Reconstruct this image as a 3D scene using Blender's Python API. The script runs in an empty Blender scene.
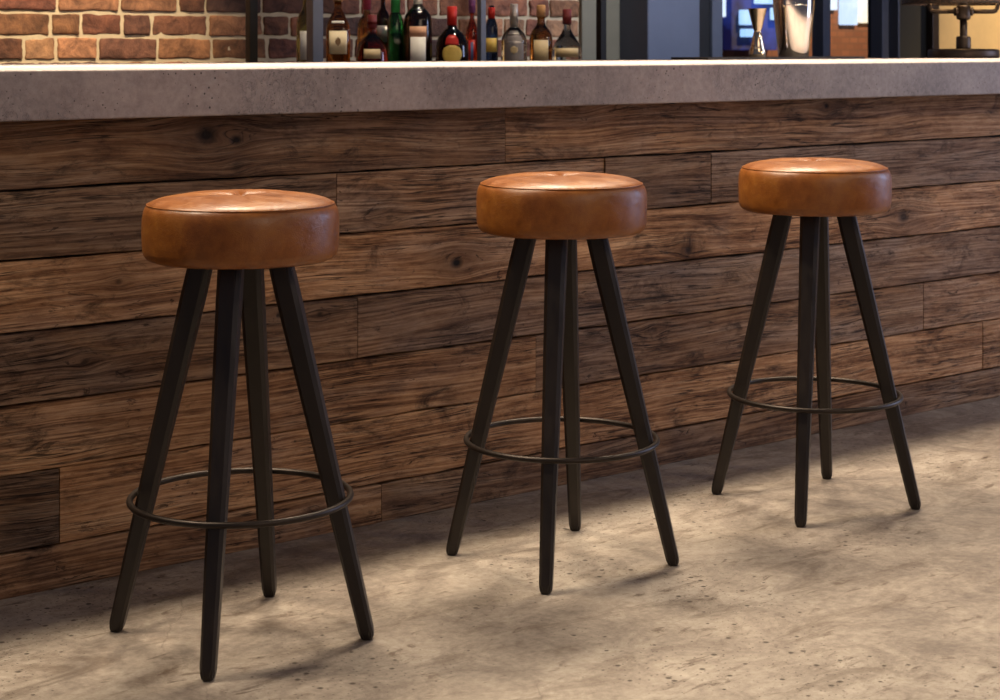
import bpy, bmesh, math, random
from mathutils import Vector, Matrix, noise
random.seed(7)
sc = bpy.context.scene
C = sc.collection
PI = math.pi

# ------------------------------------------------------------------ camera model
F = 1790.0            # focal length in pixels (1000 px wide)
HC = 1.10             # eye height
DW = 3.388            # camera distance to the bar front
YH = 46.0             # horizon row
SA, CA = 0.7791, 0.6269
def at(x, D):
    """photo column x, distance D from the camera square to the bar -> world (u, y)"""
    k = (x - 500.0) / F
    Z = D / (SA - CA * k)
    return Z * (SA * k + CA), D - DW, Z
def height(y, Z):
    return HC - (y - YH) * Z / F

cd = bpy.data.cameras.new('camera')
cam = bpy.data.objects.new('camera', cd); C.objects.link(cam)
cam.location = (0, -DW, HC)
cam.rotation_euler = (PI / 2, 0, -math.atan2(CA, SA))
cd.sensor_width = 36; cd.lens = F * 36 / 1000
cd.shift_y = -(350 - YH) / 1000
cd.clip_end = 200
cd.dof.use_dof = True; cd.dof.focus_distance = 3.75; cd.dof.aperture_fstop = 10
sc.camera = cam
sc.view_settings.view_transform = 'Standard'
sc.view_settings.look = 'None'
sc.view_settings.gamma = 1
sc.view_settings.exposure = 0
sc.view_settings.use_curve_mapping = False

# ------------------------------------------------------------------ helpers
def link(name, me, m=None, parent=None, smooth=True):
    if smooth:
        for p in me.polygons: p.use_smooth = True
    o = bpy.data.objects.new(name, me); C.objects.link(o)
    if m: me.materials.append(m)
    if parent: o.parent = parent
    return o
def obj(name, bm, m, parent=None, smooth=True, sharp=None):
    bmesh.ops.recalc_face_normals(bm, faces=bm.faces)
    if sharp is not None:
        for e in bm.edges:
            if len(e.link_faces) == 2 and e.calc_face_angle(0) > math.radians(sharp): e.smooth = False
    me = bpy.data.meshes.new(name); bm.to_mesh(me); bm.free()
    return link(name, me, m, parent, smooth)
def tag(o, label=None, cat=None, group=None, kind=None):
    if label: o['label'] = label
    if cat: o['category'] = cat
    if group: o['group'] = group
    if kind: o['kind'] = kind
    return o
def thing(name, loc, label, cat, group=None, rz=0):
    o = bpy.data.objects.new(name, None); C.objects.link(o)
    o.location = loc; o.rotation_euler = (0, 0, rz); o.empty_display_size = .05
    return tag(o, label, cat, group)
def box(bm, x0, x1, y0, y1, z0, z1, bev=0, seg=2):
    M = Matrix.Translation(((x0+x1)/2, (y0+y1)/2, (z0+z1)/2)) @ Matrix.Diagonal((abs(x1-x0), abs(y1-y0), abs(z1-z0), 1))
    r = bmesh.ops.create_cube(bm, size=1, matrix=M)
    if bev:
        es = list({e for v in r['verts'] for e in v.link_edges})
        bmesh.ops.bevel(bm, geom=es, offset=bev, segments=seg, affect='EDGES', profile=.5)
    return bm
def lathe(bm, prof, n=48, sq=2.0, cap=True, a0=0, a1=2*PI, cx=0, cy=0):
    """prof: (r, z); sq > 2 squares the section off"""
    full = abs(a1 - a0 - 2*PI) < 1e-6
    rings = []
    k = n if full else n + 1
    for r, z in prof:
        ring = []
        for i in range(k):
            a = a0 + (a1 - a0) * i / n
            c, s = math.cos(a), math.sin(a)
            q = (abs(c)**sq + abs(s)**sq)**(-1/sq) if sq != 2 else 1
            ring.append(bm.verts.new((cx + r*q*c, cy + r*q*s, z)))
        rings.append(ring)
    for A, B in zip(rings, rings[1:]):
        for i in range(n if full else n):
            j = (i + 1) % k
            bm.faces.new((A[i], A[j], B[j], B[i]))
    if cap and full:
        if prof[0][0] > 1e-5: bm.faces.new(rings[0][::-1])
        if prof[-1][0] > 1e-5: bm.faces.new(rings[-1])
    return bm
def tube(bm, pts, r, n=12, closed=False):
    pts = [Vector(p) for p in pts]; rings = []
    m = len(pts)
    for i, p in enumerate(pts):
        if closed: t = pts[(i+1) % m] - pts[i-1]
        else: t = pts[min(i+1, m-1)] - pts[max(i-1, 0)]
        t.normalize()
        ref = Vector((0, 0, 1)) if abs(t.z) < .8 else Vector((0, 1, 0))
        a = t.cross(ref).normalized(); b = t.cross(a)
        rr = r[i] if isinstance(r, (list, tuple)) else r
        rings.append([bm.verts.new(p + rr*(math.cos(2*PI*k/n)*a + math.sin(2*PI*k/n)*b)) for k in range(n)])
    for i in range(m if closed else m-1):
        A, B = rings[i], rings[(i+1) % m]
        for k in range(n): bm.faces.new((A[k], A[(k+1) % n], B[(k+1) % n], B[k]))
    if not closed:
        bm.faces.new(rings[0]); bm.faces.new(rings[-1])
    return bm

# ------------------------------------------------------------------ materials
class NT:
    def __init__(s, name):
        s.m = bpy.data.materials.new(name); s.m.use_nodes = True
        s.t = s.m.node_tree; s.b = s.t.nodes['Principled BSDF']
        s.out = s.t.nodes['Material Output']
    def n(s, ty, **kw):
        x = s.t.nodes.new(ty)
        for k, v in kw.items(): setattr(x, k, v)
        return x
    def set(s, sock, v):
        if hasattr(v, 'is_output') and v.is_output: s.t.links.new(v, sock)
        else: sock.default_value = v
    def math(s, op, a, b=0, c=0, clamp=False):
        x = s.n('ShaderNodeMath', operation=op, use_clamp=clamp)
        s.set(x.inputs[0], a); s.set(x.inputs[1], b); s.set(x.inputs[2], c)
        return x.outputs[0]
    def obj(s):
        return s.n('ShaderNodeTexCoord').outputs['Object']
    def scale(s, v, sc_, loc=(0, 0, 0)):
        x = s.n('ShaderNodeMapping'); s.set(x.inputs['Vector'], v)
        x.inputs['Scale'].default_value = sc_; x.inputs['Location'].default_value = loc
        return x.outputs[0]
    def noise(s, v, scale=5, detail=4, rough=.5, dist=0, lac=2):
        x = s.n('ShaderNodeTexNoise'); s.set(x.inputs['Vector'], v)
        x.inputs['Scale'].default_value = scale; x.inputs['Detail'].default_value = detail
        x.inputs['Roughness'].default_value = rough; x.inputs['Distortion'].default_value = dist
        x.inputs['Lacunarity'].default_value = lac
        return x.outputs['Fac']
    def voro(s, v, scale=5, feature='F1', out='Distance', rnd=1, dim='3D'):
        x = s.n('ShaderNodeTexVoronoi', feature=feature, voronoi_dimensions=dim); s.set(x.inputs['Vector'], v)
        x.inputs['Scale'].default_value = scale; x.inputs['Randomness'].default_value = rnd
        return x.outputs[out]
    def ramp(s, f, stops, interp='LINEAR'):
        x = s.n('ShaderNodeValToRGB'); s.set(x.inputs[0], f); r = x.color_ramp; r.interpolation = interp
        while len(r.elements) < len(stops): r.elements.new(.5)
        for e, (p, c) in zip(r.elements, stops):
            e.position = p
            e.color = (c, c, c, 1) if isinstance(c, (int, float)) else (*c, 1)
        return x.outputs[0]
    def map(s, f, a, b, c=0, d=1):
        x = s.n('ShaderNodeMapRange'); s.set(x.inputs[0], f)
        for i, v in enumerate((a, b, c, d)): s.set(x.inputs[i+1], v)
        x.interpolation_type = 'SMOOTHSTEP' if False else 'LINEAR'
        return x.outputs[0]
    def mix(s, f, a, b, mode='MIX'):
        x = s.n('ShaderNodeMix', data_type='RGBA', blend_type=mode)
        s.set(x.inputs[0], f)
        s.set(x.inputs[6], (*a, 1) if isinstance(a, tuple) else a)
        s.set(x.inputs[7], (*b, 1) if isinstance(b, tuple) else b)
        return x.outputs[2]
    def bump(s, h, strength=.3, dist=.01, prev=None):
        x = s.n('ShaderNodeBump'); x.inputs['Strength'].default_value = strength
        x.inputs['Distance'].default_value = dist; s.set(x.inputs['Height'], h)
        if prev is not None: s.set(x.inputs['Normal'], prev)
        return x.outputs[0]
    def fin(s, col=None, rough=None, nor=None, metal=None, **kw):
        if col is not None: s.set(s.b.inputs['Base Color'], (*col, 1) if isinstance(col, tuple) else col)
        if rough is not None: s.set(s.b.inputs['Roughness'], rough)
        if nor is not None: s.set(s.b.inputs['Normal'], nor)
        if metal is not None: s.set(s.b.inputs['Metallic'], metal)
        for k, v in kw.items():
            s.set(s.b.inputs[k.replace('_', ' ')], (*v, 1) if isinstance(v, tuple) else v)
        return s.m
def plain(name, col, rough=.5, metal=0, var=.12, sc_=40, bump=.05, **kw):
    t = NT(name); P = t.obj()
    nz = t.noise(P, sc_, 4, .6)
    c = t.mix(nz, tuple(x*(1-var) for x in col), tuple(min(1, x*(1+var)) for x in col))
    return t.fin(c, t.map(nz, .2, .8, rough*.85, min(1, rough*1.15)), t.bump(nz, bump, .002), metal, **kw)
def glass(name, col, rough=.03):
    t = NT(name); P = t.obj()
    nz = t.noise(P, 12, 2)
    c = t.mix(nz, tuple(x*.85 for x in col), col)
    return t.fin(c, rough, None, 0, Transmission_Weight=1.0, IOR=1.45)
def emit(name, col, st, col2=None):
    t = NT(name); P = t.obj()
    c = t.mix(t.map(t.noise(P, 3, 3), .35, .6), col, col2 or tuple(x*.8 for x in col))
    return t.fin((.02, .02, .02), .8, Emission_Color=c, Emission_Strength=st)

# --- reclaimed wood
PLZ = [(0.0, 0.0), (.0884, .0925), (.2433, .2445), (.382, .390), (.526, .533), (.6702, .6785), (.8115, .818), (.97, .97)]
def pz_(i, x, top=9):
    a, b = PLZ[i]; return min(top, a + (b-a)*max(-.5, min(1.6, (x-1.44)/3.28)))     # plank joints, floor upward
def wx(x): return at(x, DW)[0]
def wz(x, y): return height(y, at(x, DW)[2])
def wood():
    t = NT('reclaimed_wood'); P = t.obj()
    sep = t.n('ShaderNodeSeparateXYZ'); t.set(sep.inputs[0], P)
    X, Y, Z = sep.outputs
    at_ = t.n('ShaderNodeAttribute', attribute_name='plank')
    s2 = t.n('ShaderNodeSeparateColor'); t.set(s2.inputs[0], at_.outputs['Color'])
    tone, rnd, warm = s2.outputs
    knots = [(207,135,.021,1),(237,140,.012,1),(458,263,.015,1),(690,250,.012,.8),(905,217,.020,.8),
             (280,315,.008,.9),(320,314,.007,.7),(85,362,.008,.7),(828,106,.009,.9),(238,167,.012,.5),
             (583,103,.010,.5),(390,218,.008,.5),(120,282,.007,.6),(940,440,.010,.8),(655,330,.009,.5)]
    Zw = Z; km = None; ks = None
    for (px, py, r, st) in knots:
        kx, kz = wx(px), wz(px, py)
        dx = t.math('DIVIDE', t.math('SUBTRACT', X, kx), 1.9)
        dz = t.math('SUBTRACT', Z, kz)
        d2 = t.math('ADD', t.math('MULTIPLY', dx, dx), t.math('MULTIPLY', dz, dz))
        g = t.math('EXPONENT', t.math('MULTIPLY', d2, -1/(2.6*r)**2))
        Zw = t.math('SUBTRACT', Zw, t.math('MULTIPLY', t.math('MULTIPLY', dz, g), .85))
        dx1 = t.math('DIVIDE', t.math('SUBTRACT', X, kx), 1.35)
        d1 = t.math('SQRT', t.math('ADD', t.math('MULTIPLY', dx1, dx1), t.math('MULTIPLY', dz, dz)))
        k = t.math('MULTIPLY', t.map(d1, r*1.15, r*.35, 0, 1), st, clamp=True)
        km = k if km is None else t.math('MAXIMUM', km, k)
        s_ = t.math('MULTIPLY', t.math('EXPONENT', t.math('MULTIPLY', d2, -1/(3.5*r)**2)), st*.5)
        ks = s_ if ks is None else t.math('MAXIMUM', ks, s_)
    cb = t.n('ShaderNodeCombineXYZ')
    t.set(cb.inputs[0], t.math('ADD', X, t.math('MULTIPLY', rnd, 37)))
    t.set(cb.inputs[1], t.math('MULTIPLY', rnd, 11))
    t.set(cb.inputs[2], Zw)
    Q = cb.outputs[0]
    # wavy warp of the grain
    w1 = t.noise(t.scale(Q, (1.1, 1, 5)), 1, 2, .5)
    Zg = t.math('ADD', Zw, t.math('MULTIPLY', t.math('SUBTRACT', w1, .5), .075))
    cb2 = t.n('ShaderNodeCombineXYZ')
    t.set(cb2.inputs[0], t.math('ADD', X, t.math('MULTIPLY', rnd, 37))); t.set(cb2.inputs[1], t.math('MULTIPLY', rnd, 11)); t.set(cb2.inputs[2], Zg)
    G = cb2.outputs[0]
    fine = t.noise(t.scale(G, (7, 1, 230)), 1, 7, .68)
    mid = t.noise(t.scale(G, (2.2, 1, 55)), 1, 5, .6, .4)
    wide = t.noise(t.scale(G, (1.0, 1, 14)), 1, 3, .5, .6)
    ring = t.noise(t.scale(G, (.5, 1, 22)), 1, 1, .4)
    rings = t.math('SINE', t.math('MULTIPLY', ring, 70))
    rings = t.map(rings, -1, 1, 0, 1)
    iso = t.noise(t.scale(Q, (22, 1, 60)), 1, 6, .7, .5)
    f = t.math('ADD', t.math('MULTIPLY', fine, .46), t.math('MULTIPLY', mid, .27))
    f = t.math('ADD', f, t.math('MULTIPLY', iso, .20))
    f = t.math('ADD', f, t.math('MULTIPLY', wide, .3))
    f = t.math('ADD', f, t.math('MULTIPLY', rings, .09))
    f = t.map(f, .40, .84, 0, 1)
    base = t.ramp(f, [(.08, (.026, .011, .006)), (.28, (.125, .055, .025)), (.48, (.28, .140, .066)), (.68, (.44, .248, .127)), (.95, (.62, .40, .23))])
    grey = t.ramp(f, [(.08, (.022, .015, .010)), (.3, (.115, .077, .058)), (.55, (.27, .190, .148)), (.95, (.52, .40, .33))])
    blot = t.noise(t.scale(Q, (1.7, 1, 5)), 1.3, 4, .6, .5)
    gm = t.math('ADD', t.map(blot, .35, .7, 0, .7), t.math('SUBTRACT', .5, warm), clamp=True)
    c = t.mix(gm, base, grey)
    # tone per plank
    tn = t.math('MULTIPLY', tone, 1.12)
    tc = t.n('ShaderNodeCombineColor'); 
    for i in range(3): t.set(tc.inputs[i], tn)
    c = t.mix(1.0, c, tc.outputs[0], 'MULTIPLY')
    # dark weather stains
    st = t.noise(t.scale(Q, (3.6, 1, 9)), 1.6, 8, .76, .8)
    c = t.mix(t.map(st, .53, .68, 0, .85), c, (.028, .015, .009))
    c = t.mix(ks, c, (.05, .022, .01))
    # checks: long thin cracks
    cr = t.noise(t.scale(G, (2.2, 1, 85)), 1, 3, .55, .3)
    crg = t.noise(t.scale(Q, (2.5, 1, 6)), 1.3, 2)
    hl = t.noise(t.scale(G, (3.5, 1, 150), (5, 0, 2)), 1, 4, .6, .2)
    hlm = t.math('MULTIPLY', t.map(t.math('ABSOLUTE', t.math('SUBTRACT', hl, .5)), .03, .008, 0, 1), t.map(t.noise(t.scale(Q, (3, 1, 12), (9, 0, 0)), 1.5, 3), .4, .6, .05, .55))
    c = t.mix(hlm, c, (.03, .016, .010))
    crack = t.math('MULTIPLY', t.map(t.math('ABSOLUTE', t.math('SUBTRACT', cr, .5)), .022, .007, 0, 1), t.map(crg, .44, .56, 0, 1), clamp=True)
    c = t.mix(t.math('MULTIPLY', crack, .85), c, (.012, .007, .005))
    # gouges: short irregular chips
    gg = t.noise(t.scale(Q, (9, 1, 30)), 1.5, 5, .75, 1.2)
    chip = t.math('MULTIPLY', t.map(gg, .60, .65, 0, 1), t.map(blot, .42, .6, .15, 1))
    c = t.mix(t.math('MULTIPLY', chip, .8), c, (.02, .011, .007))
    c = t.mix(km, c, (.012, .008, .006))
    h = t.math('ADD', t.math('MULTIPLY', fine, .35), t.math('MULTIPLY', mid, .5))
    h = t.math('SUBTRACT', h, t.math('MULTIPLY', crack, .6))
    h = t.math('SUBTRACT', h, t.math('MULTIPLY', hlm, .4))
    h = t.math('SUBTRACT', h, t.math('MULTIPLY', chip, .5))
    h = t.math('SUBTRACT', h, t.math('MULTIPLY', km, .5))
    return t.fin(c, t.map(f, 0, 1, .85, .62), t.bump(h, .7, .004), 0, Specular_IOR_Level=.2)
WOOD = wood()

def leather():
    t = NT('tan_leather'); P = t.obj()
    a = t.noise(P, 9, 5, .6, .4); b = t.noise(P, 34, 4, .65, .3)
    c = t.ramp(t.math('ADD', t.math('MULTIPLY', a, .65), t.math('MULTIPLY', b, .35)),
               [(.3, (.115, .031, .006)), (.5, (.24, .077, .0115)), (.72, (.36, .138, .021))])
    vo = t.voro(P, 260, 'DISTANCE_TO_EDGE')
    gr = t.map(vo, 0, .25, 0, 1)
    wr = t.noise(t.scale(P, (14, 14, 30)), 1, 6, .7, 1.2)
    crease = t.map(t.math('ABSOLUTE', t.math('SUBTRACT', wr, .5)), .02, .0, 0, 1)
    cg = t.map(t.noise(P, 7, 2), .52, .68, 0, .6)
    cm = t.math('MULTIPLY', crease, cg)
    c = t.mix(t.math('MULTIPLY', cm, .5), c, (.12, .035, .012))
    n1 = t.bump(gr, .12, .0012)
    n2 = t.bump(t.math('SUBTRACT', b, t.math('MULTIPLY', cm, 1.0)), .22, .004, n1)
    return t.fin(c, t.map(b, .3, .7, .30, .46), n2, 0, Specular_IOR_Level=.55)
LEATHER = leather()

def legwood():
    t = NT('black_brown_wood'); P = t.obj()
    g = t.noise(t.scale(P, (60, 60, 3)), 1.5, 5, .6)
    bl = t.noise(P, 8, 3)
    c = t.mix(t.math('MULTIPLY', g, bl), (.007, .005, .004), (.034, .021, .014))
    return t.fin(c, t.map(g, .3, .7, .34, .5), t.bump(g, .2, .002), 0, Specular_IOR_Level=.5)
LEGWOOD = legwood()
RINGM = plain('dark_bronze_steel', (.035, .027, .023), .42, .7, .25, 60, .05)

def concrete_floor():
    t = NT('concrete_floor'); P = t.obj()
    a = t.noise(P, 1.1, 6, .6, .4); b = t.noise(P, 6, 9, .74, .6); d = t.noise(P, 55, 6, .72)
    f = t.math('ADD', t.math('MULTIPLY', a, .33), t.math('ADD', t.math('MULTIPLY', b, .42), t.math('MULTIPLY', d, .25)))
    c = t.ramp(f, [(.38, (.125, .101, .086)), (.46, (.222, .183, .152)), (.53, (.33, .280, .232)), (.63, (.48, .425, .36))])
    # streaky trowel stains
    st = t.noise(t.scale(P, (2.0, 5.5, 1)), 1.5, 7, .74, 1.0)
    c = t.mix(t.map(st, .52, .64, 0, .6), c, (.115, .080, .055))
    st2 = t.noise(t.scale(P, (7, 20, 1), (3, 1, 0)), 1.4, 5, .7, .8)
    c = t.mix(t.math('MULTIPLY', t.map(st2, .57, .65, 0, .85), t.map(b, .44, .54, 0, 1)), c, (.11, .075, .052))
    # pits
    vo = t.voro(P, 13, 'F1', dim='2D')
    vg = t.map(t.noise(P, 2.2, 2, .5), .45, .6, .1, 1)
    pit = t.map(vo, t.math('MULTIPLY', vg, .085), t.math('MULTIPLY', vg, .04), 0, 1)
    vo2 = t.voro(t.scale(P, (1, 1, 1), (.3, .7, 0)), 45, 'F1', dim='2D')
    pit2 = t.map(vo2, t.math('MULTIPLY', vg, .12), t.math('MULTIPLY', vg, .05), 0, .8)
    pit = t.math('MAXIMUM', pit, pit2, clamp=True)
    pit = t.math('MINIMUM', t.math('MAXIMUM', pit, 0), 1)
    c = t.mix(t.math('MULTIPLY', pit, .9), c, (.045, .03, .02))
    # hairline cracks
    wv = t.n('ShaderNodeVectorMath', operation='ADD'); t.set(wv.inputs[0], P)
    nn = t.n('ShaderNodeTexNoise'); t.set(nn.inputs['Vector'], P); nn.inputs['Scale'].default_value = 3; nn.inputs['Detail'].default_value = 6
    sv = t.n('ShaderNodeVectorMath', operation='SCALE'); t.set(sv.inputs[0], nn.outputs['Color']); sv.inputs[3].default_value = .35
    t.set(wv.inputs[1], sv.outputs[0])
    ce = t.voro(wv.outputs[0], 1.6, 'DISTANCE_TO_EDGE')
    ck = t.math('MULTIPLY', t.map(ce, .004, .001, 0, 1), t.map(t.noise(P, 1.7, 2), .55, .62, 0, .35), clamp=True)
    c = t.mix(ck, c, (.09, .06, .045))
    h = t.math('SUBTRACT', t.math('ADD', t.math('MULTIPLY', b, .5), t.math('MULTIPLY', d, .3)), t.math('MULTIPLY', pit, .4))
    h = t.math('SUBTRACT', h, t.math('MULTIPLY', t.map(st, .56, .70, 0, 1), .15))
    return t.fin(c, t.map(b, .3, .7, .62, .42), t.bump(h, .5, .012), 0, Specular_IOR_Level=.4)
FLOORM = concrete_floor()

def concrete_top():
    t = NT('cast_concrete'); P = t.obj()
    a = t.noise(P, 3.5, 5, .62, .4); b = t.noise(P, 60, 5, .7)
    f = t.math('ADD', t.math('MULTIPLY', a, .55), t.math('MULTIPLY', b, .45))
    c = t.ramp(f, [(.35, (.215, .185, .180)), (.5, (.335, .29, .28)), (.66, (.46, .405, .39))])
    sp_ = t.n('ShaderNodeSeparateXYZ'); t.set(sp_.inputs[0], P)
    cb_ = t.n('ShaderNodeCombineXYZ'); t.set(cb_.inputs[0], sp_.outputs[0]); t.set(cb_.inputs[1], t.math('ADD', sp_.outputs[1], sp_.outputs[2]))
    vo = t.voro(cb_.outputs[0], 42, 'F1', dim='2D')
    vg = t.map(t.noise(P, 9, 4, .7), .40, .68, .0, 1)
    pit = t.map(vo, t.math('MULTIPLY', vg, .13), t.math('MULTIPLY', vg, .06), 0, 1)
    pit = t.math('MINIMUM', t.math('MAXIMUM', pit, 0), 1)
    wr = t.noise(t.scale(P, (22, 22, 14)), 1.2, 5, .7, 1.5)
    wm = t.math('MULTIPLY', t.map(t.math('ABSOLUTE', t.math('SUBTRACT', wr, .5)), .012, 0, 0, 1), t.map(t.noise(P, 4, 2), .5, .62, 0, .8), clamp=True)
    pit = t.math('MAXIMUM', pit, wm)
    c = t.mix(t.math('MULTIPLY', pit, .85), c, (.035, .026, .022))
    h = t.math('SUBTRACT', t.math('MULTIPLY', b, .35), pit)
    return t.fin(c, .62, t.bump(h, .5, .005), 0, Specular_IOR_Level=.4)
TOPM = concrete_top()

def brickm():
    t = NT('old_brick'); P = t.obj()
    at_ = t.n('ShaderNodeAttribute', attribute_name='tint')
    a = t.noise(P, 14, 6, .7, .6); b = t.noise(P, 70, 4, .7)
    c = t.mix(1, at_.outputs['Color'], t.ramp(a, [(.3, (.25, .23, .22)), (.5, (.75, .72, .66)), (.7, (1.35, 1.3, 1.1))]), 'MULTIPLY')
    c = t.mix(t.map(t.noise(P, 22, 5, .75), .6, .75, 0, .6), c, (.05, .035, .03))
    return t.fin(c, .85, t.bump(t.math('ADD', a, t.math('MULTIPLY', b, .5)), .8, .01))
BRICK = brickm()
MORTAR = plain('lime_mortar', (.62, .50, .32), .9, 0, .3, 25, .6)
STEEL = plain('blue_grey_steel', (.115, .125, .155), .42, .35, .15, 20, .1)
IRON = plain('black_iron', (.016, .014, .013), .5, .4, .2, 30, .1)
DARKP = plain('black_paint', (.008, .007, .006), .6, 0, .2, 12, .1)
GREENB = plain('dark_green_paint', (.022, .020, .012), .6, 0, .25, 6, .1)
OLIVE = plain('olive_grey_plaster', (.22, .195, .135), .8, 0, .25, 5, .2)
GOLDP = plain('ochre_plaster', (.55, .40, .19), .8, 0, .18, 9, .3)
COLM = plain('slate_blue_paint', (.125, .14, .185), .55, .1, .2, 6, .15)
CHROME = plain('polished_steel', (.72, .66, .60), .12, 1, .05, 10, .01)
JIGM = plain('champagne_steel', (.80, .66, .48), .16, 1, .05, 10, .01)
MATM = plain('black_rubber', (.02, .015, .013), .6, 0, .2, 60, .2)
CABM = plain('dark_oak_cabinet', (.03, .02, .014), .5, 0, .3, 15, .2)
BRONZE = plain('aged_bronze', (.075, .055, .042), .42, .75, .3, 18, .15)

# ------------------------------------------------------------------ room shell
bm = bmesh.new()
box(bm, -4, 11, -7, 2.6, -.1, 0)
tag(obj('floor', bm, FLOORM, smooth=False), kind='structure')

YB = 2.48                          # face of the back wall (D = 5.9)
DB = YB + DW
uE = at(579, DB)[0]                # bricks end here
# brick wall, every brick a raised block in one mesh
bm = bmesh.new(); lay = bm.loops.layers.float_color.new('tint')
tints = [(.20, .085, .05), (.13, .065, .05), (.30, .14, .07), (.17, .075, .05), (.34, .13, .075), (.30, .115, .07), (.42, .17, .09), (.24, .09, .06), (.46, .22, .12), (.17, .085, .07), (.38, .15, .085), (.50, .27, .15)]
pz, u0 = .086, -1.6
zofs = height(61.5, at(0, DB)[2])
rb = random.Random(3)
k = -12
while zofs + k*pz < 2.75:
    z0 = zofs + k*pz
    x = u0 - rb.random()*.2
    while x < uE:
        L = rb.choice([.235, .235, .225, .24, .115, .12, .16])
        x1 = min(x + L, uE)
        if x1 - x > .04 and z0 > -.0:
            s = len(bm.faces)
            j = lambda: rb.uniform(-.004, .004)
            M0 = bmesh.new()
            box(M0, x+.006, x1-.006, YB-.006+rb.uniform(-.004, .003), YB+.03, z0+.007, z0+pz-.006, .006, 2)
            if .85 < z0 < 1.5: bmesh.ops.subdivide_edges(M0, edges=[e for e in M0.edges if e.calc_length() > .03], cuts=6, use_grid_fill=True)
            for v in M0.verts:
                n = noise.noise_vector(v.co*26) + noise.noise_vector(v.co*70)*.6
                v.co += n*.0048
            tm = bpy.data.meshes.new('t'); M0.to_mesh(tm); M0.free()
            bm.from_mesh(tm); bpy.data.meshes.remove(tm)
            bm.faces.ensure_lookup_table()
            c = rb.choice(tints); q = rb.uniform(.75, 1.3)
            for f in bm.faces[s:]:
                for l in f.loops: l[lay] = (c[0]*q, c[1]*q, c[2]*q, 1)
        x = x1
    k += 1
wb = tag(obj('wall_back', bm, BRICK, smooth=True), kind='structure')
bm = bmesh.new(); box(bm, u0-.2, uE, YB, YB+.2, 0, 2.75)
obj('mortar', bm, MORTAR, wb, smooth=False)

def uB(x, D=DB): return at(x, D)[0]
# wall pieces to the right of the bricks
def slab(name, x0, x1, y0, y1, z0, z1, m, kind='structure', bev=.004):
    b = bmesh.new(); box(b, x0, x1, y0, y1, z0, z1, bev)
    o = obj(name, b, m, smooth=False)
    if kind: o['kind'] = kind
    return o
slab('trim_1', uE, uB(627), YB-.02, YB+.2, 0, 2.75, OLIVE)
slab('trim_2', uB(627), uB(655), YB+.02, YB+.2, 0, 2.75, DARKP)
c0 = uB(648, DB-.20); c1 = uB(700, DB-.20)
slab('trim_3', c0, c1, YB-.20, YB+.2, 0, 2.75, COLM, bev=.006)
slab('trim_4', c1, uB(710), YB+.0, YB+.2, 0, 2.75, DARKP)
slab('wall_right', uB(927), uB(927)+3.2, YB, YB+.2, 0, 2.75, GOLDP)
slab('trim_5', uB(898), uB(927), YB-.01, YB+.2, 0, 2.75, GREENB)
slab('trim_6', uB(925)-.0, uB(925)+.055, YB-.05, YB-.01, 0, 2.75, BRONZE)
# window with steel mullions
WZ0, WZ1 = .82, 2.5
wa, wb_ = uB(710), uB(898)
slab('wall_below_window', wa, wb_, YB, YB+.2, 0, WZ0, DARKP)
bpy.data.objects['wall_below_window'].name = 'wall_window_side'
slab('trim_7', wa, wb_, YB, YB+.2, WZ1, 2.75, DARKP)
bm = bmesh.new()
def mull(xa, xb): box(bm, uB(xa), uB(xb), YB-.015, YB+.06, WZ0, WZ1, .004)
mull(710, 720.5); mull(821, 828.5); mull(880, 886.5); mull(896, 898)
box(bm, wa, wb_, YB-.01, YB+.06, WZ0, WZ0+.05, .003); box(bm, wa, wb_, YB-.01, YB+.06, WZ1-.05, WZ1, .003)
win = tag(obj('window_1', bm, STEEL, smooth=False), kind='structure')
GL = NT('window_glass'); GL.fin((1, 1, 1), 0.0, Transmission_Weight=1.0, IOR=1.02)
for xa, xb in ((720.5, 821), (828.5, 880), (886.5, 896)):
    bm = bmesh.new(); box(bm, uB(xa)-.002, uB(xb)+.002, YB+.02, YB+.026, WZ0+.04, WZ1-.04)
    obj('pane', bm, GL.m, win, smooth=False)

# ------------------------------------------------------------------ street beyond the window
YS = 8.2; DS = YS + DW
def sh(y, x, D=DS): return height(y, at(x, D)[2])
t = NT('street_brick'); P = t.obj()
br = t.n('ShaderNodeTexBrick'); mp = t.n('ShaderNodeMapping'); mp.inputs['Rotation'].default_value = (PI/2, 0, 0)
t.set(mp.inputs[0], P); t.set(br.inputs['Vector'], mp.outputs[0])
br.inputs['Color1'].default_value = (.30, .12, .06, 1); br.inputs['Color2'].default_value = (.16, .06, .035, 1); br.inputs['Mortar'].default_value = (.10, .06, .04, 1)
br.inputs['Scale'].default_value = 4; br.inputs['Mortar Size'].default_value = .03
SB = t.fin(t.mix(t.noise(P, 2, 4), br.outputs['Color'], (.22, .10, .05)), .9)
def su(x): return at(x, DS)[0]
sb = thing('street_building', (su(830), YS, 0), 'old brick building across the street with lit windows, seen through the glazing', 'building')
def loc(o, par): o.location = (-par.location.x, -par.location.y, -par.location.z); return o
bm = bmesh.new(); box(bm, su(640), su(990), YS, YS+.6, 0, 6); loc(obj('wall', bm, SB, sb, smooth=False), sb)
LW = emit('lit_window_warm', (1, .86, .55), 1.3, (.75, .85, 1)); LW2 = emit('lit_window_cool', (.80, .90, 1), 1.3, (.5, .65, .9))
LB = emit('blue_shop_light', (.06, .14, .9), .4, (.008, .012, .09)); LBW = emit('blue_white_light', (.55, .8, 1), 1.2, (.35, .6, 1))
def lw(x0, x1, y0, y1, m, name='lit_window'):
    xm = (x0+x1)/2
    b = bmesh.new(); box(b, su(x0), su(x1), YS-.05, YS-.002, sh(y1, xm), sh(y0, xm), .01)
    o = loc(obj(name, b, m, sb, smooth=False), sb)
lw(838, 854, -30, 25, LW2); lw(857, 874, -30, 23, LW)
lw(829, 834, -20, 10, LW2); lw(721, 727, -20, 17, LW2); lw(864, 868, -80, -60, LW)
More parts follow.
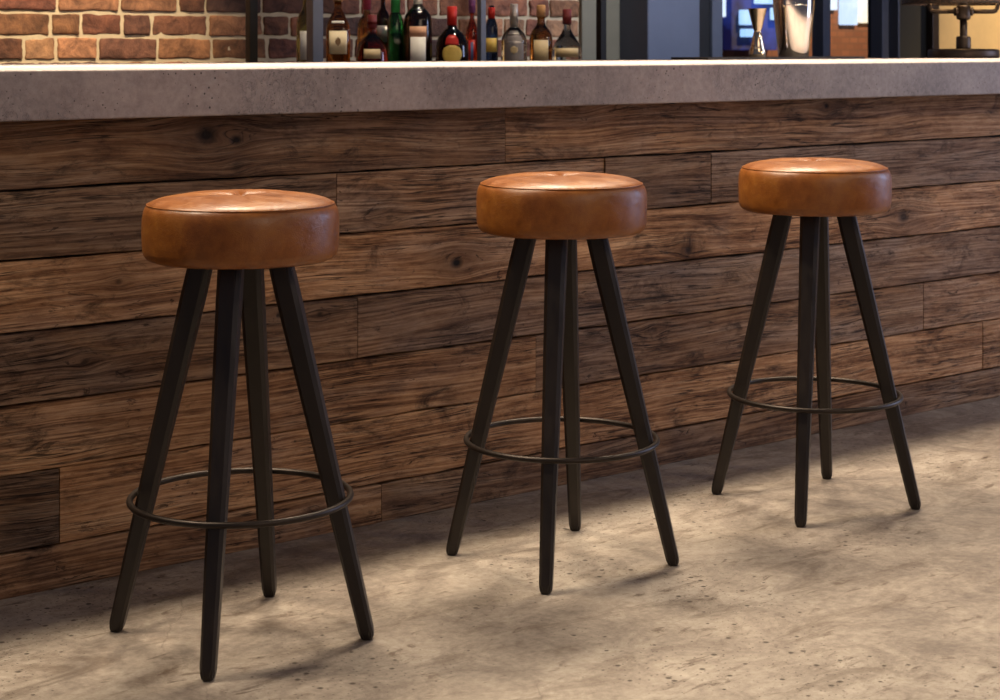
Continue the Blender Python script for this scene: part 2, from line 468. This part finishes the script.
bm = bmesh.new(); box(bm, su(722), su(768), YS-.12, YS-.002, sh(50, 745), sh(-40, 745), .01)
loc(obj('shop_window', bm, LB, sb, smooth=False), sb)
for (xa, xb, ya, yb) in ((729, 743, 10, 25), (730, 744, 29, 37), (744, 770, -14, 4), (760, 768, 8, 20)):
    bm = bmesh.new(); box(bm, su(xa), su(xb), YS-.2, YS-.12, sh(yb, xa), sh(ya, xa), .01)
    loc(obj('light_panel', bm, LBW, sb, smooth=False), sb)
bm = bmesh.new(); box(bm, su(888), su(896), YS-.12, YS-.002, sh(18, 892), sh(2, 892), .01)
loc(obj('blue_light', bm, LB, sb, smooth=False), sb)
bm = bmesh.new(); box(bm, -2, 20, 2.62, 9, -.12, -.02)
t = NT('street_asphalt'); t.fin(t.mix(t.noise(t.obj(), 20, 5), (.03, .03, .03), (.07, .06, .06)), .8)
tag(obj('ground_street', bm, t.m, smooth=False), kind='structure')

# ------------------------------------------------------------------ the bar
UL, UR = -.9, 8.0
TOP, UND, YF, YBK = 1.053, .954, -.10, 1.075
bar = thing('bar_counter', (UL, 0, 0), 'long bar front clad in dark reclaimed planks, standing behind the three stools', 'bar')
bm = bmesh.new(); lay = bm.loops.layers.float_color.new('plank')
rows = {   # seams in photo columns, then the tone and warmth of each board
    6: ([507], [(.50, .50), (.72, .60)]),
    5: ([338, 606, 712], [(.52, .42), (.80, .40), (.55, .40), (.66, .18)]),
    4: ([], [(1.10, .80)]),
    3: ([359], [(.62, .45), (.70, .30)]),
    2: ([537, 925], [(.86, .78), (.66, .42), (.90, .60)]),
    1: ([61, 985], [(.40, .35), (1.0, .95), (.95, .75)]),
    0: ([383], [(.80, .72), (.60, .50)]),
}
rp = random.Random(11)
GAPM = plain('gap_black', (.004, .003, .002), .9, 0, .1, 10, .1)
def plank(x0, x1, z0, z1, tone, warm):
    s = len(bm.faces)
    n = max(2, int((x1-x0)/.05)); d = rp.uniform(0, .006); r = rp.random()
    yf, yb = d, .03
    ev = .0026
    secs = []
    for i in range(n+1):
        x = x0 + .0018 + (x1-x0-.0036)*i/n
        a = pz_(z0, x) + .0022 + (0 if z0 == 0 else ev*max(-.4, noise.noise((x*7, z0*3.1, 1))) + ev*.5*noise.noise((x*29, z0*1.3, 4)))
        if z0 == 0: a = 0
        b = pz_(z1, x, UND) - .0022 - ev*max(-.4, noise.noise((x*7, z1*3.7, 2))) - ev*.5*noise.noise((x*31, z1*1.7, 5))
        bv = .0022
        e = bv*1.2 if i in (0, n) else 0
        secs.append([bm.verts.new((x, yb, a)), bm.verts.new((x, yf+bv+e*.6, a)), bm.verts.new((x, yf+e, a+bv)),
                     bm.verts.new((x, yf+e, b-bv)), bm.verts.new((x, yf+bv+e*.6, b)), bm.verts.new((x, yb, b))])
    for A, B in zip(secs, secs[1:]):
        for q in range(6): bm.faces.new((A[q], A[(q+1) % 6], B[(q+1) % 6], B[q]))
    bm.faces.new(secs[0]); bm.faces.new(secs[-1])
    bm.faces.ensure_lookup_table()
    for f in bm.faces[s:]:
        for l in f.loops: l[lay] = (tone, r, warm, 1)
for i, (seams, tones) in rows.items():
    us = [UL] + [wx(s) for s in seams] + [6.4 + .2*(i % 3), UR]
    tones = tones + [(.75, .5)]
    for (a, b), (tn, wm) in zip(zip(us, us[1:]), tones):
        plank(a, b, i, i+1, tn, wm)
cl = obj('plank_cladding', bm, WOOD, bar, smooth=False); loc(cl, bar)
bm = bmesh.new(); box(bm, UL+.01, UR-.01, .030, .10, 0.0, UND)
box(bm, UL+.01, UR-.01, .95, 1.0, 0.0, UND); box(bm, UL+.01, UL+.05, .1, .95, 0, UND); box(bm, UR-.05, UR-.01, .1, .95, 0, UND)
loc(obj('carcass', bm, GAPM, bar, smooth=False), bar)
bm = bmesh.new(); box(bm, UL-.05, UR+.05, YF, YBK, UND, TOP, .004, 3)
tag(obj('countertop', bm, TOPM, smooth=False), 'thick cast concrete countertop running the whole length of the plank bar', 'countertop')

# ------------------------------------------------------------------ bar stools
def seat_bm():
    bm = bmesh.new()
    n = 128
    prof = [(0, .7020), (.09, .7020), (.158, .7020), (.168, .703), (.1765, .7065), (.1820, .7135), (.1842, .724), (.1850, .745), (.1850, .77),
            (.1845, .781), (.1832, .790), (.1808, .798), (.1775, .8035), (.1750, .8055), (.1742, .8058)]
    rings = []
    for r, z in prof[1:]:
        rings.append([bm.verts.new((r*math.cos(2*PI*i/n), r*math.sin(2*PI*i/n), z + (noise.noise((math.cos(2*PI*i/n)*3, math.sin(2*PI*i/n)*3, z*20))*.0009))) for i in range(n)])
        if .72 < z < .80:
            for i, v in enumerate(rings[-1]):
                a = 2*PI*i/n
                k = 1 + noise.noise((math.cos(a)*2.2, math.sin(a)*2.2, z*14))*.006
                v.co.x *= k; v.co.y *= k
    for A, B in zip(rings, rings[1:]):
        for i in range(n): bm.faces.new((A[i], A[(i+1) % n], B[(i+1) % n], B[i]))
    bm.faces.new(rings[0])
    return bm
def topz(r, a):
    q = r/.1742
    z = .8060 + .0215*(1 - min(1, q)**2.9)**.62
    dip = math.exp(-(r/.030)**2)
    z -= .0075*dip
    # radial gathers around the centre button
    g = max(0, 1 - r/.11)*min(1, r/.012)
    z -= .0062*g*(1 - abs(math.sin(a*7 + 1.3*math.sin(a*2)))**.6)
    z += .0012*noise.noise((r*18*math.cos(a), r*18*math.sin(a), 3.1))*min(1, (1-q)*6)
    return z
def cushion_bm():
    bm = bmesh.new(); n = 144; R = 44; rings = []
    for j in range(1, R+1):
        r = .1742*math.sin(PI/2*j/R)**.9
        rings.append([bm.verts.new((r*math.cos(2*PI*i/n), r*math.sin(2*PI*i/n), topz(r, 2*PI*i/n))) for i in range(n)])
    c = bm.verts.new((0, 0, topz(0, 0)))
    for i in range(n): bm.faces.new((c, rings[0][i], rings[0][(i+1) % n]))
    for A, B in zip(rings, rings[1:]):
        for i in range(n): bm.faces.new((A[i], A[(i+1) % n], B[(i+1) % n], B[i]))
    # close the underside so the pad has thickness
    lo = [bm.verts.new((.172*math.cos(2*PI*i/n), .172*math.sin(2*PI*i/n), .8035)) for i in range(n)]
    for i in range(n): bm.faces.new((rings[-1][i], rings[-1][(i+1) % n], lo[(i+1) % n], lo[i]))
    bm.faces.new(lo)
    return bm
RT, RF, HT = .0735, .2405, .7037
def leg_bm():
    """a leg along +x: square with generous chamfers, tapering to a rounded foot"""
    bm = bmesh.new()
    T = Vector((RT, 0, HT)); B = Vector((RF, 0, 0)); ax = (T-B).normalized()
    side = Vector((0, 1, 0)); out = side.cross(ax).normalized()
    if out.x < 0: out = -out
    prev = None; rings = []
    L = (T-B).length
    stations = [(0, .55), (.002, .74), (.006, .90), (.012, .985), (.02, 1)] + [(.02+(L-.02)*i/10, 1) for i in range(1, 11)]
    for s, k in stations:
        w = (.0132 + (.0226-.0132)*min(1, s/L))*k
        ch = w*.62
        pts = [(w, ch), (ch, w), (-ch, w), (-w, ch), (-w, -ch), (-ch, -w), (ch, -w), (w, -ch)]
        base = B + ax*s
        ring = []
        for p, q in pts:
            v = base + out*p + side*q
            if s >= L-1e-6: v.z = HT
            if s == 0: v.z = 0.0
            v.z = max(0, v.z)
            ring.append(bm.verts.new(v))
        rings.append(ring)
    for A, B_ in zip(rings, rings[1:]):
        for i in range(8): bm.faces.new((A[i], A[(i+1) % 8], B_[(i+1) % 8], B_[i]))
    bm.faces.new(rings[0]); bm.faces.new(rings[-1])
    es = [e for e in bm.edges if abs((e.verts[0].co - e.verts[1].co).normalized().dot(ax)) > .95]
    bmesh.ops.bevel(bm, geom=es, offset=.0028, segments=2, affect='EDGES')
    return bm
spots = []
for (px, Z, rot) in ((241, 3.343, 5.5), (561.5, 3.832, 9.5), (814.5, 4.325, 17.5)):
    X = (px-500)*Z/F
    spots.append((SA*X + CA*Z, -CA*X + SA*Z - DW, rot))
labels = ['nearest leather bar stool at the left end, its seat side the darkest reddish brown',
          'tan leather bar stool standing in the middle, between the other two stools',
          'farthest bar stool at the right end, with the lightest orange tan seat']
camrot = -math.atan2(CA, SA)
proto = thing('bar_stool', (0, 0, 0), labels[0], 'stool', 'tan leather bar stools in front of the bar')
seat = obj('seat', seat_bm(), LEATHER, proto)
seat['label'] = 'upholstered tan leather seat drum'
pad = obj('seat_top', cushion_bm(), LEATHER, seat)
bm = bmesh.new()
tube(bm, [(.1754*math.cos(2*PI*i/120), .1754*math.sin(2*PI*i/120), .8060) for i in range(120)], .0016, 8, True)
pipe = obj('piping', bm, LEATHER, seat)
for o_ in (seat, pad, pipe):
    o_.data.transform(Matrix.Diagonal((.986, .986, 1, 1)))
lm = leg_bm(); l0 = obj('leg', lm, LEGWOOD, proto, smooth=True, sharp=26)
for k in range(1, 4):
    l = l0.copy(); C.objects.link(l); l.parent = proto; l.rotation_euler.z = k*PI/2
bm = bmesh.new(); tube(bm, [(.2040*math.cos(2*PI*i/96), .2040*math.sin(2*PI*i/96), .259) for i in range(96)], .0062, 12, True)
fr = obj('foot_ring', bm, RINGM, proto); fr['label'] = 'thin dark metal foot ring'
def copy_tree(o, parent=None):
    c = o.copy(); C.objects.link(c); c.parent = parent
    for ch in [x for x in C.objects if x.parent == o]: copy_tree(ch, c)
    return c
for i, (u, y, rot) in enumerate(spots):
    o = proto if i == 0 else copy_tree(proto)
    o.location = (u, y, 0)
    o.rotation_euler.z = camrot + math.radians(-rot)
    o['label'] = labels[i]

# ------------------------------------------------------------------ back bar cabinet and its steel shelf frame
ZC = 1.0
bc = thing('back_bar_cabinet', (0, 1.7, 0), 'dark back bar cabinet behind the concrete counter, carrying the row of liquor bottles', 'cabinet')
ca, cb_ = uB(232, 5.0), uB(618, 5.0)
bm = bmesh.new(); box(bm, ca, cb_, 1.50, 1.88, 0, ZC-.03, .004); loc(obj('body', bm, CABM, bc, smooth=False), bc)
bm = bmesh.new(); box(bm, ca-.01, cb_+.01, 1.48, 1.89, ZC-.03, ZC, .004); loc(obj('worktop', bm, CABM, bc, smooth=False), bc)
for (xa, xb, D, m, lb) in ((313, 326, 4.80, STEEL, 'thick blue-grey steel post rising between the two leftmost bottles'),
                       (481, 487.5, 4.80, STEEL, 'thin blue-grey steel post in the middle of the bottle row, right of the red-capped bottle'),
                       (250, 260, 5.35, IRON, 'black steel post in front of the brick wall, left of all the bottles'),
                       (601, 608, 5.35, IRON, 'thin dark steel post right of all the bottles, in front of the olive grey wall')):
    a, b = at(xa, D)[0], at(xb, D)[0]; w = (b-a)*.80
    p_ = thing('steel_post', (a, D-DW, 0), lb, 'post', 'steel posts of the back bar')
    bm = bmesh.new(); box(bm, 0, w, 0, w, .006, 2.74, .002); obj('shaft', bm, m, p_, smooth=False)
    bm = bmesh.new(); box(bm, -.02, w+.02, -.006, w+.006, 0, .006, .001); obj('foot_plate', bm, m, p_, smooth=False)

# ------------------------------------------------------------------ bottles
G_AMB = glass('amber_glass', (.50, .20, .04)); G_DK = glass('dark_brown_glass', (.05, .022, .012)); G_GRN = glass('green_glass', (.02, .16, .04))
G_CLR = glass('clear_glass', (.85, .85, .75)); G_RED = glass('red_amber_glass', (.60, .07, .02)); G_OLV = glass('olive_glass', (.30, .26, .07)); G_BLU = glass('blue_glass', (.05, .10, .25))
def pl(n, c, r=.5, m=0): return plain(n, c, r, m, .12, 60, .05)
CREAM = pl('cream_paper', (.80, .66, .42)); WHITE = pl('white_paper', (.82, .78, .70)); TAN = pl('tan_paper', (.58, .44, .24)); PEACH = pl('peach_paper', (.72, .38, .22))
YEL = pl('yellow_paper', (.80, .55, .12)); REDC = pl('red_foil', (.62, .03, .02), .35, .1); PINK = pl('crimson_foil', (.45, .06, .10), .35, .1); PURP = pl('purple_foil', (.22, .06, .20), .4)
GRNC = pl('green_foil', (.04, .30, .08), .4); CORK = pl('orange_cork', (.50, .26, .10), .7); SILV = pl('silver_foil', (.55, .50, .46), .3, .6); BLK = pl('black_cap', (.015, .013, .012), .4); MAR = pl('maroon_cap', (.20, .03, .03), .4)
BLUEP = pl('blue_paper', (.08, .12, .30)); INK = pl('brown_ink', (.20, .11, .05), .6); GREYP = pl('pewter_paper', (.26, .23, .22), .45, .3)

def bottle(name, px, D, r, prof, gm, capm, cap, labs, label, sq=2, capr=1.18, stop=None):
    """prof: (k*r, z) outer outline from the base; cap=(z0,z1,r); labs: (material, z0, z1, half angle, name, extra)"""
    u, y, Z = at(px, D)
    ang = math.atan2(-DW - y, -u)
    b = thing(name, (u, y, ZC), label, 'bottle', 'liquor bottles on the back bar', rz=ang if sq == 2 else ang + 0)
    bm = bmesh.new(); lathe(bm, [(0.001, 0)] + [(k*r, z) for k, z in prof], 40, sq)
    g = obj('glass_body', bm, gm, b)
    z0, z1, rc = cap; z0 = min(z0, prof[-1][1] - .004)
    bm = bmesh.new(); lathe(bm, [(0.0005, z0), (rc, z0), (rc, z1-.003), (rc*.85, z1), (0.0005, z1)], 24, cap=False)
    obj('stopper' if stop else 'cap', bm, capm, b)
    for (m, a0, a1, ha, nm, bulge) in labs:
        bm = bmesh.new(); seg = 14; rr = []
        N = 5 if bulge else 1
        def rad(z):
            P_ = [(k*r, zz) for k, zz in prof]
            for (ra, za), (rb_, zb) in zip(P_, P_[1:]):
                if za <= z <= zb and zb > za: return ra + (rb_-ra)*(z-za)/(zb-za)
            return P_[0][0]
        for off in (.0008, .0018):
            grid = []
            for j in range(N+1):
                v = j/N; z = a0 + (a1-a0)*v
                hw = ha*(math.sqrt(max(.02, 1-(2*v-1)**2)) if bulge == 'oval' else (1 - max(0, v-.5)**2*1.8 if bulge == 'arch' else 1))
                row = []
                for i in range(seg+1):
                    a = -hw + 2*hw*i/seg
                    if sq != 2:
                        q = (abs(math.cos(a))**sq + abs(math.sin(a))**sq)**(-1/sq)
                    else: q = 1
                    rad_ = (rad(z))*q + off
                    row.append(bm.verts.new((rad_*math.cos(a), rad_*math.sin(a), z)))
                grid.append(row)
            for A, B in zip(grid, grid[1:]):
                for i in range(seg): bm.faces.new((A[i], A[i+1], B[i+1], B[i]))
            rr.append(grid)
        # rim faces
        bd = lambda g_: [g_[0][i] for i in range(seg+1)] + [g_[j][seg] for j in range(1, N+1)] + [g_[N][i] for i in range(seg-1, -1, -1)] + [g_[j][0] for j in range(N-1, 0, -1)]
        A, B = bd(rr[0]), bd(rr[1])
        for i in range(len(A)): bm.faces.new((A[i], A[(i+1) % len(A)], B[(i+1) % len(A)], B[i]))
        obj(nm, bm, m, b)
    return b
def std(hs, hn, nk=.30, top=None, base=.0):       # straight body, shoulder, neck
    top = top or hn
    return [(.9, 0), (1, .006), (1, hs), (.93, hs+.018), (.72, hs+.034), (nk*1.25, hs+.05), (nk, hs+.062), (nk, top-.012), (nk*1.12, top-.012), (nk*1.12, top)]
def zz(y, px, D): return height(y, at(px, D)[2]) - ZC
D1 = 4.98
S = lambda px_, D=D1: at(px_, D)[2]/F       # metres per photo pixel there
bottle('liquor_bottle', 305.5, D1, 9*S(305), std(.17, .30), G_OLV, PURP, (.255, .305, .016),
       [(WHITE, zz(60, 305, D1), zz(31, 305, D1), .62, 'paper_label', 0)], 'olive bottle with a white label and purple cap, leftmost of the row')
b = bottle('decanter_bottle', 338, D1, 12*S(338), [(.9, 0), (1, .006), (1, .155), (.9, .175), (.55, .205), (.30, .225), (.30, .25), (.36, .25), (.36, .258)], G_AMB, CORK, (.25, .295, .017),
       [(CREAM, zz(54, 338, D1), zz(31, 338, D1), .66, 'paper_label', 0), (INK, zz(46, 338, D1), zz(37, 338, D1), .22, 'emblem', 'oval'), (WHITE, zz(23.5, 338, D1), zz(21, 338, D1), .55, 'white_band', 0)],  # the white band is a thin strip across the shoulder
       'square-shouldered amber decanter bottle with a large cream label and orange cork stopper', sq=4, stop=1)
bottle('liquor_bottle', 372, D1-.02, 16*S(372), [(.85, 0), (.97, .008), (1, .05), (.96, .085), (.8, .11), (.5, .128), (.28, .138), (.25, .15), (.25, .172), (.32, .174), (.32, .182)], G_RED, MAR, (.16, .205, .016),
       [(TAN, zz(58.5, 372, D1), zz(49, 372, D1), .55, 'paper_label', 0)], 'squat pot-bellied red-amber bottle with a small tan label')
bottle('liquor_bottle', 367, D1+.13, 10*S(367), std(.16, .30), G_AMB, PINK, (.225, .31, .014), [], 'slim amber bottle with a long crimson foil neck, behind the pot-bellied bottle')
bottle('liquor_bottle', 383, D1+.13, 8*S(383), std(.18, .31), G_DK, BLK, (.27, .315, .013),
       [(SILV, zz(42, 383, D1), zz(25, 383, D1), .8, 'foil_label', 0)], 'slim dark bottle with a silver label, behind and left of the green bottle')
bottle('liquor_bottle', 395.5, D1+.02, 8.5*S(395), std(.17, .31, .36), G_GRN, GRNC, (.215, .315, .016), [], 'slim green glass bottle with a green foil neck')
bottle('liquor_bottle', 418, D1-.03, 14*S(418), std(.185, .31), G_DK, WHITE, (.222, .315, .0155),
       [(WHITE, zz(70, 418, D1), zz(37, 418, D1), .56, 'paper_label', 0), (PEACH, zz(37, 418, D1), zz(26.5, 418, D1), .62, 'top_label', 0)],
       'dark bottle with a tall white label topped by a peach band')
b = bottle('liquor_bottle', 452, D1-.02, 16.5*S(452), [(.85, 0), (.97, .008), (1, .06), (.98, .10), (.85, .128), (.6, .148), (.3, .163), (.24, .172), (.24, .2), (.28, .2), (.28, .21)], G_DK, REDC, (.172, zz(6.5, 452, D1), .0175),
       [(REDC, zz(45, 452, D1), zz(35, 452, D1), .42, 'top_label', 'arch'), (YEL, zz(64, 452, D1), zz(44, 452, D1), .62, 'paper_label', 'oval')],
       'round-shouldered dark bottle with a bright red cap and a yellow oval label')
bottle('liquor_bottle', 472, D1+.12, 6.5*S(472), std(.14, .27, .36), G_RED, PURP, (.22, .275, .012),
       [(REDC, zz(58, 473, D1+.12), zz(40, 473, D1+.12), .55, 'red_label', 0), (BLUEP, zz(64, 473, D1+.12), zz(42, 473, D1+.12), .2, 'blue_label', 0)], 'slim bottle with a red and blue label, left of the narrow steel upright')
bottle('liquor_bottle', 491.5, D1+.05, 6.5*S(491), std(.155, .245, .36), G_BLU, REDC, (zz(19, 491, D1), zz(7, 491, D1), .013),
       [(YEL, zz(52, 491, D1), zz(38, 491, D1), .9, 'paper_label', 0)], 'slim blue-tinted bottle with a yellow label and red cap, just right of a steel upright')
bottle('liquor_bottle', 514, D1-.02, 13*S(514), [(.9, 0), (1, .006), (1, .10), (.97, .125), (.8, .146), (.5, .160), (.28, .170), (.26, .18), (.26, .23), (.3, .23), (.3, .235)], G_CLR, SILV, (.165, zz(4, 514, D1), .0145),
       [(GREYP, zz(66, 514, D1), zz(31, 514, D1), .80, 'pewter_label', 'arch'), (SILV, zz(44, 514, D1), zz(41, 514, D1), .60, 'silver_arc', 'oval'), (SILV, zz(35, 514, D1), zz(33, 514, D1), .5, 'silver_arc', 0), (TAN, zz(54, 514, D1), zz(46, 514, D1), .3, 'emblem', 'oval')],
       'clear bottle with an arched pewter label and silver foil neck')
bottle('liquor_bottle', 541, D1, 11.5*S(541), std(.125, .23, .34), G_AMB, CORK, (zz(17, 541, D1), zz(5, 541, D1), .0165),
       [(TAN, zz(66, 541, D1), zz(40, 541, D1), .66, 'paper_label', 0)], 'amber bottle with a tall tan label and cork stopper, second from the right end', stop=1)
bottle('decanter_bottle', 567, D1, 15*S(567), [(.9, 0), (1, .006), (1, .085), (.93, .10), (.65, .125), (.36, .15), (.24, .165), (.22, .178), (.28, .18), (.28, .186)], G_CLR, MAR, (zz(17, 567, D1), zz(9, 567, D1), .0165),
       [(TAN, zz(57, 567, D1), zz(48, 567, D1), .85, 'paper_label', 0)], 'conical clear decanter with a wide tan label and maroon stopper, rightmost bottle', stop=1)

# ------------------------------------------------------------------ bar mat, jigger, mixing tin
DM = 4.385
def onbar(x, D): u, y, Z = at(x, D); return u, y
m0, m1 = at(708, 4.30)[0], at(865, 4.30)[0]
mt = thing('bar_mat', ((m0+m1)/2, 4.39-DW, TOP), 'thin black mat on the countertop under the steel jigger and tin', 'mat')
bm = bmesh.new(); hw = (m1-m0)/2
box(bm, -hw, hw, -.09, .09, 0, .005, .002)
obj('mat_base', bm, MATM, mt, smooth=False)
bm = bmesh.new()
box(bm, -hw, hw, -.09, -.083, .005, .008, .001); box(bm, -hw, hw, .083, .09, .005, .008, .001)
box(bm, -hw, -hw+.007, -.083, .083, .005, .008, .001); box(bm, hw-.007, hw, -.083, .083, .005, .008, .001)
obj('raised_rim', bm, MATM, mt, smooth=False)
ZM = TOP + .005
u, y, Z = at(757.5, DM); s = Z/F
jt = thing('jigger', (u, y, ZM), 'hourglass-shaped metal jigger standing on the black bar mat', 'jigger')
h1 = height(8.4, Z) - ZM; hwst = height(31.5, Z) - ZM
bm = bmesh.new()
r1, r0, rw = 9.2*s, 8.8*s, 3.4*s
lathe(bm, [(r0*.9, hwst*.35), (r0-.001, .001), (r0, 0), (r0+.0006, .001), (rw*1.25, hwst-.008), (rw*1.1, hwst-.003)], 40, cap=False)
obj('lower_cup', bm, JIGM, jt)
bm = bmesh.new()
lathe(bm, [(rw*1.1, hwst-.003), (rw, hwst), (rw*1.1, hwst+.004), (rw*1.3, hwst+.009), (r1, h1-.002), (r1+.0012, h1-.001), (r1+.001, h1), (r1-.0008, h1-.001), (rw*1.1, hwst+.014), (.0005, hwst+.012)], 40, cap=False)
obj('upper_cup', bm, JIGM, jt)
u, y, Z = at(793.5, DM); s = Z/F
st = thing('mixing_tin', (u, y, ZM), 'tall tapered polished steel shaker tin beside the jigger', 'shaker')
bm = bmesh.new(); rb0, rt0 = 14.6*s, 20.6*s; H = .235
rr = lambda z: rb0 + (rt0-rb0)*min(1, z/.19)**.85
lathe(bm, [(.0005, .003), (rb0-.006, .003), (rb0-.004, 0), (rb0-.001, .002)] + [(rr(z), z) for z in (.006, .03, .06, .1, .14, .18, .21)] + [(rr(.22)+.0005, H-.004), (rr(.22)+.0022, H-.002), (rr(.22)+.001, H), (rr(.22)-.001, H-.003), (rr(.1)-.0015, .1), (rb0-.002, .008), (.0005, .006)], 56, cap=False)
obj('tin_body', bm, CHROME, st)
bm = bmesh.new(); tube(bm, [((rr(.19)+.001)*math.cos(2*PI*i/48), (rr(.19)+.001)*math.sin(2*PI*i/48), .19) for i in range(48)], .0016, 8, True)
obj('rolled_ring', bm, CHROME, st)

# ------------------------------------------------------------------ table lamp
u, y, Z = at(963.5, 4.345); s = Z/F
lt = thing('table_lamp', (u, y, TOP), 'dark bronze pipe lamp with a wide drum shade, at the right end of the countertop', 'lamp')
lt.rotation_euler.z = camrot
hz = lambda yy: height(yy, Z) - TOP
bm = bmesh.new(); R = 35*s
lathe(bm, [(.0005, 0), (R-.006, 0), (R-.001, .003), (R, .008), (R, hz(49.5)-.006), (R-.003, hz(49.5)-.001), (R-.01, hz(49)), (.0005, hz(48.5))], 64, cap=False)
obj('base', bm, BRONZE, lt)
bm = bmesh.new(); z = hz(48.8)
lathe(bm, [(7.2*s, z), (7.4*s, z+.004), (7.2*s, hz(37)-.003), (6.4*s, hz(36.3)), (3.9*s, hz(36)), (3.7*s, hz(35)), (3.7*s, hz(19))], 32)
obj('stem', bm, BRONZE, lt)
bm = bmesh.new()
lathe(bm, [(4.5*s, hz(20)), (6.6*s, hz(19)), (7*s, hz(17)), (7*s, hz(7)), (6*s, hz(5.5)), (4*s, hz(5))], 32)
for sg in (-1, 1):   # collars where the arms leave the joint
    n0 = [(sg*x*s, 0, hz(11.5)) for x in (5.5, 9.2)]
    tube(bm, n0, 4.3*s, 16)
obj('pipe_joint', bm, BRONZE, lt)
bm = bmesh.new()
pts = []
for sg in (-1, 1):
    q = [(sg*8*s, 0, hz(11.5))] + [(sg*(29 + 5*math.sin(a))*s, 0, hz(11.5) + 5*s*(1-math.cos(a))) for a in [PI/2*i/6 for i in range(7)]] + [(sg*34*s, 0, hz(2.0))]
    tube(bm, q, 2.3*s, 12)
    tube(bm, [(sg*34*s, 0, hz(2.0)), (sg*59.5*s, 0, hz(1.0))], 1.2*s, 8)
obj('yoke', bm, BRONZE, lt)
bm = bmesh.new(); RS = 60*s; z0 = hz(4.5); z1 = z0 + .22
n = 72
for r_, dz in ((RS, 0),):
    lathe(bm, [(RS-.004, z0), (RS+.002, z0), (RS+.003, z0+.006), (RS+.001, z0+.012), (RS*.86, z1), (RS*.86-.003, z1), (RS-.003, z0+.012), (RS-.004, z0)], n, cap=False)
t = NT('shade_mesh'); P = t.obj()
g = t.voro(P, 120, 'F1'); c = t.mix(t.map(g, .2, .5, 0, 1), (.10, .055, .03), (.028, .018, .012))
SHADE = t.fin(c, .6, t.bump(g, .5, .003), .3)
obj('lamp_shade', bm, SHADE, lt)
bm = bmesh.new()
lathe(bm, [(.013, hz(5)), (.016, hz(5)+.004), (.016, hz(5)+.035), (.012, hz(5)+.04)], 24)
obj('bulb_socket', bm, BRONZE, lt)
bm = bmesh.new(); zb = hz(5)+.038
lathe(bm, [(.0005, zb), (.012, zb), (.020, zb+.02), (.031, zb+.045), (.033, zb+.065), (.026, zb+.088), (.012, zb+.099), (.0005, zb+.101)], 32, cap=False)
obj('bulb', bm, emit('bulb_glow', (1, .62, .28), 25), lt)

# ------------------------------------------------------------------ light
def area(name, loc_, target, sx, sy, power, col, spread=PI):
    l = bpy.data.lights.new(name, 'AREA'); l.shape = 'RECTANGLE'; l.size = sx; l.size_y = sy; l.energy = power; l.color = col; l.spread = spread
    o = bpy.data.objects.new(name, l); C.objects.link(o); o.location = loc_
    o.rotation_euler = (Vector(target) - Vector(loc_)).to_track_quat('-Z', 'Y').to_euler(); return o
def spot(name, loc_, target, power, col, ang=70, blend=.6, r=.05):
    l = bpy.data.lights.new(name, 'SPOT'); l.energy = power; l.color = col; l.spot_size = math.radians(ang); l.spot_blend = blend; l.shadow_soft_size = r
    o = bpy.data.objects.new(name, l); C.objects.link(o); o.location = loc_
    o.rotation_euler = (Vector(target) - Vector(loc_)).to_track_quat('-Z', 'Y').to_euler(); return o
WARM = (1, .74, .46)
for x in (.9, 2.05, 2.95, 3.85, 4.9):
    spot('pendant_light', (x, .17, 2.55), (x, -.45, 0), 178, (1, .82, .60), 95, .7, .15)
for x in (2.6, 4.4, 6.0):
    spot('ceiling_downlight', (x+1.4, -3.2, 2.9), (x, -.8, 0), 58, (1, .76, .50), 85, .9, .14)
area('bar_top_strip', (3.4, .50, 2.15), (3.4, .50, 0), .12, 8.5, 80, (1, .82, .60), math.radians(62)).rotation_euler = (0, 0, PI/2)
spot('back_wall_fill', (2.55, 1.15, 2.6), (2.55, 2.48, 1.15), 270, (1, .80, .56), 56, .8, .06)  # this and the next: added spots brightening the left bricks, no fixture seen
spot('back_wall_fill', (2.6, 1.2, 2.6), (2.6, 2.45, 1.1), 8, (1, .78, .55), 70, .7, .06)
for x in (3.05, 3.5, 3.95, 4.4):
    spot('bottle_fill', (x, 1.05, 2.5), (x, 1.58, 1.1), 32, (1, .84, .62), 36, .5, .03)  # added fills that lift the bottle labels, sources unseen
spot('back_wall_fill', (5.4, 1.1, 2.6), (5.2, 2.3, 1.1), 130, (.75, .82, 1), 80, .7, .06)  # added bluish fill for the slate column, no such lamp seen
spot('ochre_wall_fill', (9.0, 1.3, 2.5), (9.0, 2.5, 1.1), 330, WARM, 100, .7, .06)  # added to brighten the ochre wall behind the table lamp
spot('facade_fill', (13.4, 5.4, 4), (13.8, 8.2, 1.2), 1100, (1, .7, .45), 100, .7, .1)  # added warm fill for the dim facade bricks, no lamp seen outside
area('cool_side_fill', (8.3, -1.9, 1.5), (2.0, -.4, .2), 1.6, 1.8, 80, (.56, .66, 1.0))  # added cool fill from the right end, no window known there
area('room_glow', (1.5, -6.0, 2.7), (2.4, 0, .5), 3, 2, 50, (1, .76, .55))
w = bpy.data.worlds.new('world'); sc.world = w; w.use_nodes = True
bg = w.node_tree.nodes['Background']; bg.inputs[0].default_value = (.44, .47, .70, 1); bg.inputs[1].default_value = .13
